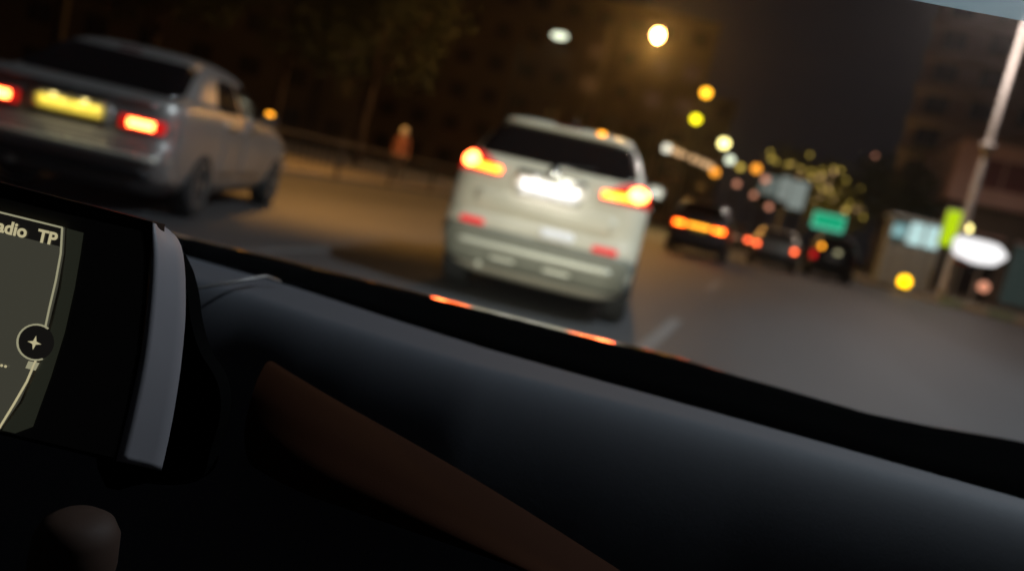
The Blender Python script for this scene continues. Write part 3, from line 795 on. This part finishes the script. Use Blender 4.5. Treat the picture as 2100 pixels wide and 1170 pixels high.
# trees
def tree(px, Y, h, cr, label, leaf='leaf', n=2600, group='roadside trees', x=None, squash=1.0, bulbs=0):
    x = at(px, 480, Y).x if x is None else x
    root = empty('tree', (x, Y, 0)); tag(root, label, 'tree', group)
    rnd = random.Random(int(px*7+Y))
    th = h*.42
    mb = MB().tube([(0, 0, 0), (.05*rnd.uniform(-1, 1), 0, th*.5), (.1, .05, th), (.1, 0, h*.75)], [.045*h*.5, .034*h*.5, .028*h*.5, .01*h*.5], 8)
    lobes = []
    for k in range(9):
        a = 2*PI*k/9*2.4+rnd.random(); rr = cr*rnd.uniform(.25, .75); z = h*rnd.uniform(.5, .88)
        e = Vector((math.cos(a)*rr, math.sin(a)*rr, z)); lobes.append((e, cr*rnd.uniform(.32, .55)))
        mb.tube([(.08, 0, th*rnd.uniform(.75, 1.1)), e*.5+Vector((0, 0, th*.55)), e], [.018*h*.5, .011*h*.5, .004*h*.5], 6)
    mb.build('trunk', 'bark', root, True)
    v, f = [], []
    for i in range(n):
        e, lr = rnd.choice(lobes)
        d = Vector((rnd.gauss(0, 1), rnd.gauss(0, 1), rnd.gauss(0, 1)*squash)).normalized()*lr*rnd.random()**.4
        p = e+d; s = rnd.uniform(.09, .2)*cr/3
        a = Vector((rnd.gauss(0, 1), rnd.gauss(0, 1), rnd.gauss(0, .6))).normalized(); b = a.orthogonal().normalized()
        k = len(v); v += [p-a*s, p+b*s*.6, p+a*s, p-b*s*.6]; f.append((k, k+1, k+2, k+3))
    me = bpy.data.meshes.new('crown'); me.from_pydata(v, [], f); me.materials.append(M[leaf])
    o = bpy.data.objects.new('crown', me); C.objects.link(o); o.parent = root
    for i in range(bulbs):
        e, lr = rnd.choice([q for q in lobes if q[0].z > .6*h])
        d = Vector((rnd.uniform(-1, 1), -1, rnd.uniform(-.8, .5))).normalized()*lr
        q = e+d
        MB().lathe([(.16*math.sin(a*PI/6), -.16*math.cos(a*PI/6)) for a in range(7)], 8, Matrix.Translation(q)).build('string_bulb', 'bulb_olive' if i % 3 else 'bulb_beige', root, True)
    return root
tree(1588, 92, 11.8, 3.6, 'olive tree with string bulbs left of the far tree group', 'leaf_y', bulbs=26)
tree(1640, 96, 11.6, 4.2, 'fullest olive tree with string bulbs above the teal billboard', 'leaf_y', bulbs=34)
tree(1695, 94, 9.6, 3.8, 'olive tree with string bulbs above the green sign', 'leaf_y', bulbs=26)
for px, lab in ((1610, 'small flood lamp added on the ground to light the left string-lit trees'), (1690, 'small flood lamp added on the ground to light the right string-lit trees')):
    q = at(px, 480, 86); fl = empty('added_flood_lamp', (q.x, 86, 0)); tag(fl, lab, 'flood lamp', 'added flood lamps under the far trees')  # lamp added to brighten the far tree crowns
    MB().box((0, 0, .25), (.5, .3, .4), bev=.04).build('housing', 'pole_dark', fl)
    MB().box((0, 0, .03), (.3, .3, .06)).build('foot', 'pole_dark', fl)
    MB().box((0, .12, .47), (.42, .1, .03)).build('lens', 'lamp_cream', fl)
    ll = light('added_flood_light', 'SPOT', (0, .3, .6), 1500, (1, .72, .22), fl, .1, spot_size=math.radians(95), spot_blend=.7)
    ll.rotation_euler = (math.radians(140), 0, 0)
tree(1800, 62, 9.5, 3.6, 'dark bare-looking tree left of the kiosk roof')
tree(1880, 66, 9.0, 3.0, 'dark tree rising behind the kiosk')
tree(520, 30, 9, 3.4, 'dark tree on the left pavement beyond the silver hatchback')
tree(700, 33, 10, 3.8, 'dark tree on the left pavement halfway to the white car')
tree(1230, 70, 9, 3.6, 'dark round tree behind the roof of the white car')
tree(250, 26, 10, 4.0, 'dark tree behind the roof of the silver hatchback')
# railing along the left pavement
rl = empty('railing', (-10.8, 12, 0)); tag(rl, 'low grey metal railing along the left edge of the road', 'railing')
for z in (.22, .98): MB().tube([(0, 0, z), (0, 42, z)], .02, 8).build('rail', 'rail', rl)
proto = None
for i in range(140):
    y = .3*i
    if i % 10 == 0: MB().box((0, y+.15, .53), (.07, .07, 1.06), bev=.01).build('post', 'rail', rl)
    if proto is None: proto = MB().tube([(0, 0, .22), (0, 0, .98)], .011, 5).build('baluster', 'rail', rl); o = proto
    else: o = bpy.data.objects.new('baluster', proto.data); C.objects.link(o); o.parent = rl
    o.location = (0, y, 0)

# ------------------------------------------------------------------ the pedestrian behind the railing
def pedestrian(loc, rz, label):
    me = bpy.data.meshes.new('body')
    V = []; E = []; R = []
    def add(p, r, par=None):
        V.append(p); R.append(r); i = len(V)-1
        if par is not None: E.append((par, i))
        return i
    pel = add((0, 0, .92), .135)
    wa = add((0, .0, 1.06), .125, pel); ch = add((0, .0, 1.27), .145, wa); sh_ = add((0, .01, 1.40), .11, ch)
    nk = add((0, .0, 1.48), .05, sh_); hd0 = add((0, -.015, 1.55), .075, nk); hd = add((0, -.02, 1.63), .095, hd0); ht = add((0, -.01, 1.71), .06, hd)
    for s in (-1, 1):
        a = add((s*.17, .01, 1.39), .065, sh_); e = add((s*.23, .03, 1.12), .05, a); w = add((s*.22, -.08, .90), .033, e)
        pm = add((s*.215, -.10, .84), .036, w)
        for k, (dx, L_) in enumerate(((-.024, .07), (-.008, .085), (.008, .08), (.024, .065))):
            q = add((s*.215+dx, -.115, .84-L_*.6), .009, pm); add((s*.215+dx, -.10, .84-L_), .008, q)
        th = add((s*.19, -.135, .82), .010, pm); add((s*.185, -.15, .79), .008, th)
        hp = add((s*.09, 0, .86), .10, pel); kn = add((s*.10, -.02 if s > 0 else -.10, .49), .062, hp); an = add((s*.10, .06 if s > 0 else .0, .09), .042, kn)
        add((s*.105, -.08 if s > 0 else -.14, .04), .036, an)
    me.from_pydata(V, E, [])
    o = bpy.data.objects.new('person', me); C.objects.link(o)
    md = o.modifiers.new('skin', 'SKIN'); o.modifiers.new('sub', 'SUBSURF').levels = 1
    for i, sv in enumerate(me.skin_vertices[0].data): sv.radius = (R[i], R[i]*.85)
    me.skin_vertices[0].data[0].use_root = True
    dg = bpy.context.evaluated_depsgraph_get(); dg.update()
    m2 = bpy.data.meshes.new_from_object(o.evaluated_get(dg)); bpy.data.objects.remove(o)
    for mt in ('skin', 'coat', 'trousers', 'scarf'): m2.materials.append(M[mt])
    for p in m2.polygons:
        c = p.center; p.use_smooth = True
        p.material_index = 0 if (c.z > 1.50 or (abs(c.x) > .17 and c.z < .90 and c.z > .7)) else (2 if c.z < .84 else 1)
    root = empty('person', loc, rz); tag(root, label, 'person')
    b = bpy.data.objects.new('body', m2); C.objects.link(b); b.parent = root
    MB().lathe([(.085, 1.50), (.118, 1.55), (.125, 1.63), (.11, 1.71), (.06, 1.76), (.01, 1.775)], 16, Matrix.Translation((0, .03, 0))).build('head_cloth', 'scarf', root, True)
    f = MB().lathe([(.012, -.02), (.02, 0), (.008, .03)], 8, Matrix.Translation((0, -.118, 1.615)))
    f.build('nose', 'skin', root, True)
    for s in (-1, 1): MB().lathe([(.012*math.sin(a*PI/6), -.012*math.cos(a*PI/6)) for a in range(7)], 8, Matrix.Translation((s*.035, -.105, 1.645))).build('eye', 'trim', root, True)
    MB().box((0, -.108, 1.575), (.05, .01, .012), bev=.003).build('mouth', 'red_box', root)
    return root
p = at(824, 300, 22.6)
pedestrian((p.x, 22.6, .12), math.radians(30), 'person in a reddish top and pale head cloth standing behind the railing')

# ------------------------------------------------------------------ our own car: dashboard, screen, windscreen, bonnet
TH = math.radians(12)
own = empty('car_interior', (0, 0, 0), TH)
tag(own, 'dark car interior the picture is taken from, with dashboard, lit screen and bonnet edge', 'car interior')
RT = Matrix.Rotation(-TH, 3, 'Z')
def ownray(px, py): return RT @ ray(px, py)
def own_z(px, py, z):
    r = ownray(px, py); return CAM + r*((z-CAM_Z)/r.z)
def own_d(px, py, d):                                   # at depth d along the camera axis
    return CAM + ownray(px, py)*d
M.update(
    pad=principled('dash_pad', (0.092, 0.093, 0.106), 0.75, spec=0.25, bump=.03, bscale=500),
    panel=principled('dash_leather', (0.024, 0.0080, 0.0034), 0.85, spec=0.03, bump=.04, bscale=500),
    shelf=principled('dash_shelf', (0.012, 0.008, 0.0075), 0.75, spec=0.15),
    cowl=principled('cowl_black', (0.003, 0.003, 0.003), 0.9, spec=0.0),
    bonnet=principled('bonnet_paint', (0.008, 0.007, 0.007), 0.05, spec=0.6, coat=1.0),
    bezel=principled('screen_bezel', (0.10, 0.09, 0.08), 0.6),
    gloss=principled('groove_black', (0.003, 0.003, 0.003), 0.5, spec=.1),
    silver_trim=principled('satin_trim', (0.20, 0.185, 0.20), 0.6),
    lining=principled('roof_lining', (0.55, 0.60, 0.62), 0.9, bump=.2, bscale=400),
    screen=emitter('screen_map', (0.068, 0.066, 0.048), 0.62, (.01, .01, .01), .25),
    screen_bar=emitter('screen_bar', (0.010, 0.009, 0.008), 0.6, (.01, .01, .01), .25),
    ink=emitter('screen_ink', (0.62, 0.55, 0.32), 0.75),
    ink2=emitter('screen_line', (0.40, 0.38, 0.24), 0.75),
    screen_rim=emitter('screen_rim', (0.022, 0.024, 0.016), 0.6),
    knob=principled('knob_leather', (0.035, 0.018, 0.012), 0.7, spec=.2),
    windscreen=windscreen_material(),
    head_lens=emitter('head_lamp_lens', (1, .95, .85), 3.0),
)
# dash pad: from the foot of the windscreen to its near edge
def curve(pts, x):
    if x <= pts[0][0]: (a, b), (c, d) = pts[0], pts[1]
    elif x >= pts[-1][0]: (a, b), (c, d) = pts[-2], pts[-1]
    else:
        for (a, b), (c, d) in zip(pts, pts[1:]):
            if a <= x <= c: break
    return b + (d-b)*(x-a)/(c-a)
FAR = [(-1.15, 1.02), (-.60, 1.055), (-.377, 1.021), (-.22, .972), (-.089, .938), (.06, .918), (.208, .901), (.36, .882), (.517, .86), (.66, .825), (.85, .78)]
XL, XR = -1.1, .82
BRK = [(-1.1, .10), (-.3, .10), (-.09, .085), (.2, .055), (.5, .035), (.85, .03)]
def pad_point(x, s):                                   # a top that rolls over towards the seats
    d = .40*s; k = max(0, d-curve(BRK, x))
    return Vector((x, curve(FAR, x)-d, .842 - .02*d - 1.55*(k-.055*(1-math.exp(-k/.055)))))
def sheet(name, fn, n, mat, x0, x1, m):
    v = [fn(lerp(x0, x1, i/m), j/n) for j in range(n+1) for i in range(m+1)]
    f = [(j*(m+1)+i, j*(m+1)+i+1, (j+1)*(m+1)+i+1, (j+1)*(m+1)+i) for j in range(n) for i in range(m)]
    return mesh_obj(name, v, f, mat, own, True)
sheet('dash_pad', pad_point, 44, 'pad', XL, XR, 110)
# leather wing of the centre console, nearer than the pad
def wing(q, s):
    top = own_d(lerp(505, 1330, q), lerp(735, 1222, q) - 16*math.sin(PI*q), lerp(.74, .60, q))
    low = own_d(lerp(440, 1120, q), lerp(975, 1215, q), lerp(.62, .52, q))
    p = top.lerp(low, max(0, s-.12)/.88)
    e = (max(0, .45-s)/.45)**2 + (max(0, s-.6)/.4)**2 + (max(0, .30-q)/.30)**2      # a padded cushion: all its edges turn away
    return p + (RT @ fw)*(.045*e) - Vector((0, 0, .006*e))
sheet('console_wing', wing, 20, 'panel', 0, 1, 40)
# black cowl behind the glass, and the bonnet with its polished rear edge
AX = [(-1.2, 1.04), (-.544, 1.062), (-.198, 1.068), (.0, 1.060), (.163, 1.064), (.30, 1.04), (.407, 1.012), (.50, 1.03), (.632, 1.08), (.85, 1.12)]
DZ = -.006
v, f = [], []
for i in range(73):
    x = lerp(-1.15, XR, i/72); a = curve(FAR, x); b_ = curve(AX, x)
    v += [(x, a-.004, .800), (x, a+.003, .8395), (x, lerp(a, b_, .5), .847), (x, b_, .8590+DZ), (x, b_+.036, .8636+DZ), (x, b_+.038, .80)]
for i in range(72):
    for k in range(5): f.append((i*6+k, i*6+k+1, i*6+k+7, i*6+k+6))
mesh_obj('cowl', v, f, 'cowl', own, True)
v, f = [], []
bon = [(.034, .845), (.036, .8630), (.046, .86249), (.056, .86193), (.066, .8613), (.076, .86057), (.086, .8594), (.10, .8566), (.14, .847), (.22, .828), (.40, .785), (.65, .725), (.86, .660), (.95, .60), (.98, .50), (.98, .28)]
for i in range(73):
    x = lerp(-1.13, XR, i/72); b_ = curve(AX, x); e = abs((x+.2)/.95)
    for y, z in bon:
        yy = b_+y if y < .3 else 1.065+y - (.14*e**3 if y > .5 else 0)
        v.append((x, yy, z+DZ - .006*min(1, max(0, (x-.16)/.14)) - (.0 if y < .15 else .02*e**4)))
nb = len(bon)
for i in range(72):
    for k in range(nb-1): f.append((i*nb+k, i*nb+k+1, (i+1)*nb+k+1, (i+1)*nb+k))
bn = mesh_obj('bonnet', v, f, 'bonnet', own, True)
for sg in (-1, 1):
    hx = -.2+sg*.62
    hl = MB().lathe([(.09, 0), (.085, .03), (.05, .05), (.005, .056)], 18, Matrix.Translation((hx, 1.985, .55)) @ Matrix.Rotation(-PI/2, 4, 'X')).build('head_lamp', 'head_lens', own, True)
    l = light('head_light', 'SPOT', (hx, 2.10, .56), 290, (1, .98, .83), own, .06, spot_size=math.radians(75), spot_blend=1.0)
    l.rotation_euler = (math.radians(88), 0, math.radians(-2))
# wiper arm lying on the cowl at the left
w0, w1, w2 = own_z(396, 592, .853), own_z(545, 566, .856), own_z(575, 577, .850)
MB().tube([w0, w1, w2], [.0016, .0022, .0016], 6).build('wiper_arm', principled('wiper_metal', (.25, .23, .22), .4, metal=.3), own, True)
# windscreen and roof lining
v, f = [], []
gx, gy = 12, 8
for j in range(gy+1):
    s = j/gy
    for i in range(gx+1):
        x = lerp(-1.12, XR, i/gx); e = (x+.2)/.95
        lo = Vector((x, curve(FAR, x)+.001 if False else curve(FAR, x)+.0015, .8405)); hi = Vector((x*.95-.01, .665-.05*e*e, 1.262))
        q = lo.lerp(hi, s); q.y += .02*math.sin(PI*s); v.append(q)
for j in range(gy):
    for i in range(gx): f.append((j*(gx+1)+i, j*(gx+1)+i+1, (j+1)*(gx+1)+i+1, (j+1)*(gx+1)+i))
mesh_obj('windscreen', v, f, 'windscreen', own, True)
def band_material():
    mt = bpy.data.materials.new('sun_band_film'); mt.use_nodes = True
    n, l = mt.node_tree.nodes, mt.node_tree.links; n.clear()
    o = n.new('ShaderNodeOutputMaterial'); a = n.new('ShaderNodeBsdfTranslucent'); b = n.new('ShaderNodeBsdfTransparent'); mx = n.new('ShaderNodeMixShader')
    a.inputs[0].default_value = (.62, .80, .86, 1); b.inputs[0].default_value = (.55, .68, .75, 1); mx.inputs[0].default_value = .45
    l.new(b.outputs[0], mx.inputs[1]); l.new(a.outputs[0], mx.inputs[2]); l.new(mx.outputs[0], o.inputs[0]); return mt
v, f = [], []
for i in range(25):
    x = lerp(-1.1, XR-.02, i/24); e = (x+.2)/.95
    v += [(x, .680-.05*e*e, 1.258), (x, .645-.05*e*e, 1.292)]
for i in range(24): f.append((i*2, i*2+1, i*2+3, i*2+2))
mesh_obj('sun_band', v, f, band_material(), own, True)
v, f = [], []
prof = [(.0, .012), (-.004, 0), (-.03, -.004), (-.08, .004), (-.2, .022), (-.5, .04), (-1.2, .04), (-1.2, .10), (-.3, .09), (-.05, .05)]
for i in range(25):
    x = lerp(-1.1, XR-.02, i/24); e = (x+.2)/.95
    for y, z in prof: v.append((x, .625-.05*e*e+y, 1.290+z))
n = len(prof)
for i in range(24):
    for k in range(n): f.append((i*n+k, i*n+(k+1) % n, (i+1)*n+(k+1) % n, (i+1)*n+k))
mesh_obj('roof_lining', v, f, 'lining', own, True)
# display: a thick panel standing at the left of the dashboard
D = .60
o0 = own_d(200, 680, D)
cw = RT @ fw
ux = (own_d(201, 680, D)-o0); ux = (ux*math.cos(-ROLL) ).normalized()
hr = RT @ Vector((math.cos(YAW), math.sin(YAW), 0))          # level axis of the panel
vr = cw.cross(hr).normalized()*-1
if vr.z < 0: vr = -vr
def sp3(px, py, push=0.0):                                # pixel of the photograph -> panel plane, push = towards the viewer
    r = ownray(px, py); t = (o0-CAM).dot(cw)/r.dot(cw)
    return CAM + r*t - cw*push
def sp3d(px, py, push): return own_d(px, py, D-push)       # the same, but sunk along the sight line
disp = empty('display', (0, 0, 0), 0, own)
def smooth(pts, n=4, closed=False):
    out = []; N = len(pts)
    for i in range(N if closed else N-1):
        P = [Vector(pts[(i+k) % N] if closed else pts[max(0, min(N-1, i+k))]) for k in (-1, 0, 1, 2)]
        for k in range(n):
            t = k/n; out.append(tuple(.5*((2*P[1]) + (P[2]-P[0])*t + (2*P[0]-5*P[1]+4*P[2]-P[3])*t*t + (3*P[1]-P[0]-3*P[2]+P[3])*t**3)))
    if not closed: out.append(tuple(pts[-1]))
    return out
def plate(pts, push, thick, name, mat, parent): return MB().prism([sp3(x, y, push) for x, y in pts], cw*thick).build(name, mat, parent)
hous = [(-420, 270), (-300, 292), (0, 372), (120, 402), (250, 434), (322, 455), (352, 470), (372, 495), (384, 540), (384, 640), (374, 760), (356, 880), (336, 972), (200, 942), (0, 893), (-430, 790)]
hous = [(-420, 270), (-300, 292), (0, 374), (120, 405), (250, 438), (325, 457), (357, 470), (378, 492), (388, 540), (388, 640), (378, 760), (360, 880), (340, 968), (200, 938), (0, 890), (-430, 790)]
hs = plate(hous[:5]+[(312, 455), (306, 540), (300, 620), (286, 740), (262, 850), (238, 948)]+hous[13:], 0, .022, 'display', 'gloss', own)
bpy.data.objects.remove(disp); disp = hs
plate([(-380, 320), (0, 405), (130, 437), (292, 474), (300, 520), (298, 600), (285, 720), (262, 840), (240, 935), (200, 926), (0, 880), (-400, 785)], .004, .004, 'bezel', 'bezel', disp)
v, f = [], []
TL_ = [(313, 457), (311, 520), (304, 600), (290, 715), (266, 830), (238, 944)]
TR_ = [(334, 461), (372, 505), (381, 620), (371, 750), (352, 870), (331, 965)]
TL_, TR_ = smooth(TL_, 5), smooth(TR_, 5)
for (a, b), (c, d_) in zip(TL_, TR_):
    for k in range(5):
        q = k/4; v.append(sp3d(lerp(a, c, q), lerp(b, d_, q), .008-.045*q))
    for k in range(5):
        q = k/4; v.append(sp3d(lerp(a, c, q), lerp(b, d_, q), .003-.048*q))
for i in range(len(TL_)-1):
    for k in range(4):
        f.append((i*10+k, i*10+k+1, i*10+k+11, i*10+k+10)); f.append((i*10+5+k, i*10+6+k, i*10+k+16, i*10+k+15))
    for k in (0, 4): f.append((i*10+k, i*10+k+5, i*10+k+15, i*10+k+10))
for i in (0, len(TL_)-1):
    for k in range(4): f.append((i*10+k, i*10+k+1, i*10+k+6, i*10+k+5))
mesh_obj('trim_strip', v, f, 'silver_trim', disp, True)
scr = plate([(-360, 345), (0, 432), (140, 467), (137, 520), (125, 590), (108, 660), (82, 745), (48, 820), (8, 878), (-390, 782)], .0055, .0015, 'map_screen', 'screen', disp)
plate([(-360, 345), (0, 432), (134, 466), (132, 506), (0, 474), (-364, 388)], .0062, .0005, 'status_bar', 'screen_bar', disp)
plate([(145, 469), (178, 478), (172, 520), (160, 590), (140, 680), (112, 770), (75, 872), (40, 885), (14, 879), (55, 822), (90, 745), (116, 662), (133, 590), (143, 520)], .0055, .001, 'screen_edge', 'screen_rim', disp)
def line(pts, w, name, mat):
    q = [sp3(x, y, .0068) for x, y in pts]
    return MB().tube(q, w, 6).build(name, mat, disp)
line([(-360, 346), (0, 434), (138, 468)], .0007, 'border_line', 'ink2')
line([(138, 468), (135, 520), (125, 575), (112, 630), (104, 668)], .0007, 'border_line', 'ink2')
line([(84, 738), (66, 780), (40, 825), (10, 874)], .0008, 'border_line', 'ink')
ring = [(85+38*math.cos(a), 700+36*math.sin(a)) for a in [math.radians(-50-i*12) for i in range(21)]]
line(ring, .0007, 'compass_ring', 'ink2')
MB().lathe([(.0135, 0), (.0135, .0004)], 24, Matrix.Translation(sp3(85, 700, .0063)) @ (Matrix((hr, vr, -cw)).transposed().to_4x4())).build('compass_disc', 'screen_bar', disp)
star = []
for i in range(8):
    r_ = 14 if i % 2 == 0 else 4.5; a = math.radians(45*i-90+13); star.append((82+r_*math.cos(a), 701+r_*math.sin(a)))
plate(star, .0072, .0004, 'compass_star', 'ink', disp)
def lettering(txt, px, py, h, mat='ink', bold=.0004):
    cu = bpy.data.curves.new('lettering', 'FONT'); cu.body = txt; cu.size = h; cu.offset = bold; cu.align_x = 'LEFT'; cu.extrude = .0001
    o = bpy.data.objects.new('lettering', cu); C.objects.link(o)
    dg = bpy.context.evaluated_depsgraph_get(); dg.update()
    me = bpy.data.meshes.new_from_object(o.evaluated_get(dg)); bpy.data.objects.remove(o)
    me.materials.append(M[mat])
    n = bpy.data.objects.new('lettering', me); C.objects.link(n)
    n.parent = disp
    Mx = Matrix((hr, vr, -cw)).transposed().to_4x4() @ Matrix.Rotation(0, 4, 'Z'); Mx.translation = sp3(px, py, .0072)
    n.matrix_local = Mx
    return n
lettering('Radio', -17, 470, .0136)
lettering('TP', 86, 495, .0134)
lettering('e...', -14, 742, .014, bold=.0002)
plate([(70, 738), (92, 742), (84, 757), (64, 752)], .0072, .0004, 'map_marker', 'ink2', disp)
MB().prism([own_d(x, y, .665) for x, y in smooth(((200, 500), (330, 505), (366, 540), (384, 600), (392, 660), (410, 720), (440, 770), (452, 810), (450, 860), (432, 920), (405, 985), (300, 990), (200, 960)), 4, True)], cw*.025).build('shadow_block', 'cowl', own)  # black block put in for the shadow beside the screen
# rotary knob low in front of the screen
kp = own_d(150, 1150, .58)
MB().lathe([(.026, -.05), (.030, 0), (.029, .022), (.024, .032), (.016, .037), (.004, .038)], 40, Matrix.Translation(kp)).build('control_knob', 'knob', own, True)

# ------------------------------------------------------------------ thin haze, added to stand in for the lens glow round the lamps
hz = MB().box((0, 88, 24.5), (170, 290, 51)).build('lens_glow_haze', None)
hm = bpy.data.materials.new('lens_glow_haze'); hm.use_nodes = True
hn, hk = hm.node_tree.nodes, hm.node_tree.links
hn.clear()
ho = hn.new('ShaderNodeOutputMaterial'); hv = hn.new('ShaderNodeVolumePrincipled')
hv.inputs['Color'].default_value = (.92, .92, .92, 1)
hv.inputs['Density'].default_value = 0.0008
hv.inputs['Anisotropy'].default_value = 0.88
hk.new(hv.outputs[0], ho.inputs['Volume'])
hz.data.materials.append(hm)
tag(hz, None, None, kind='stuff')
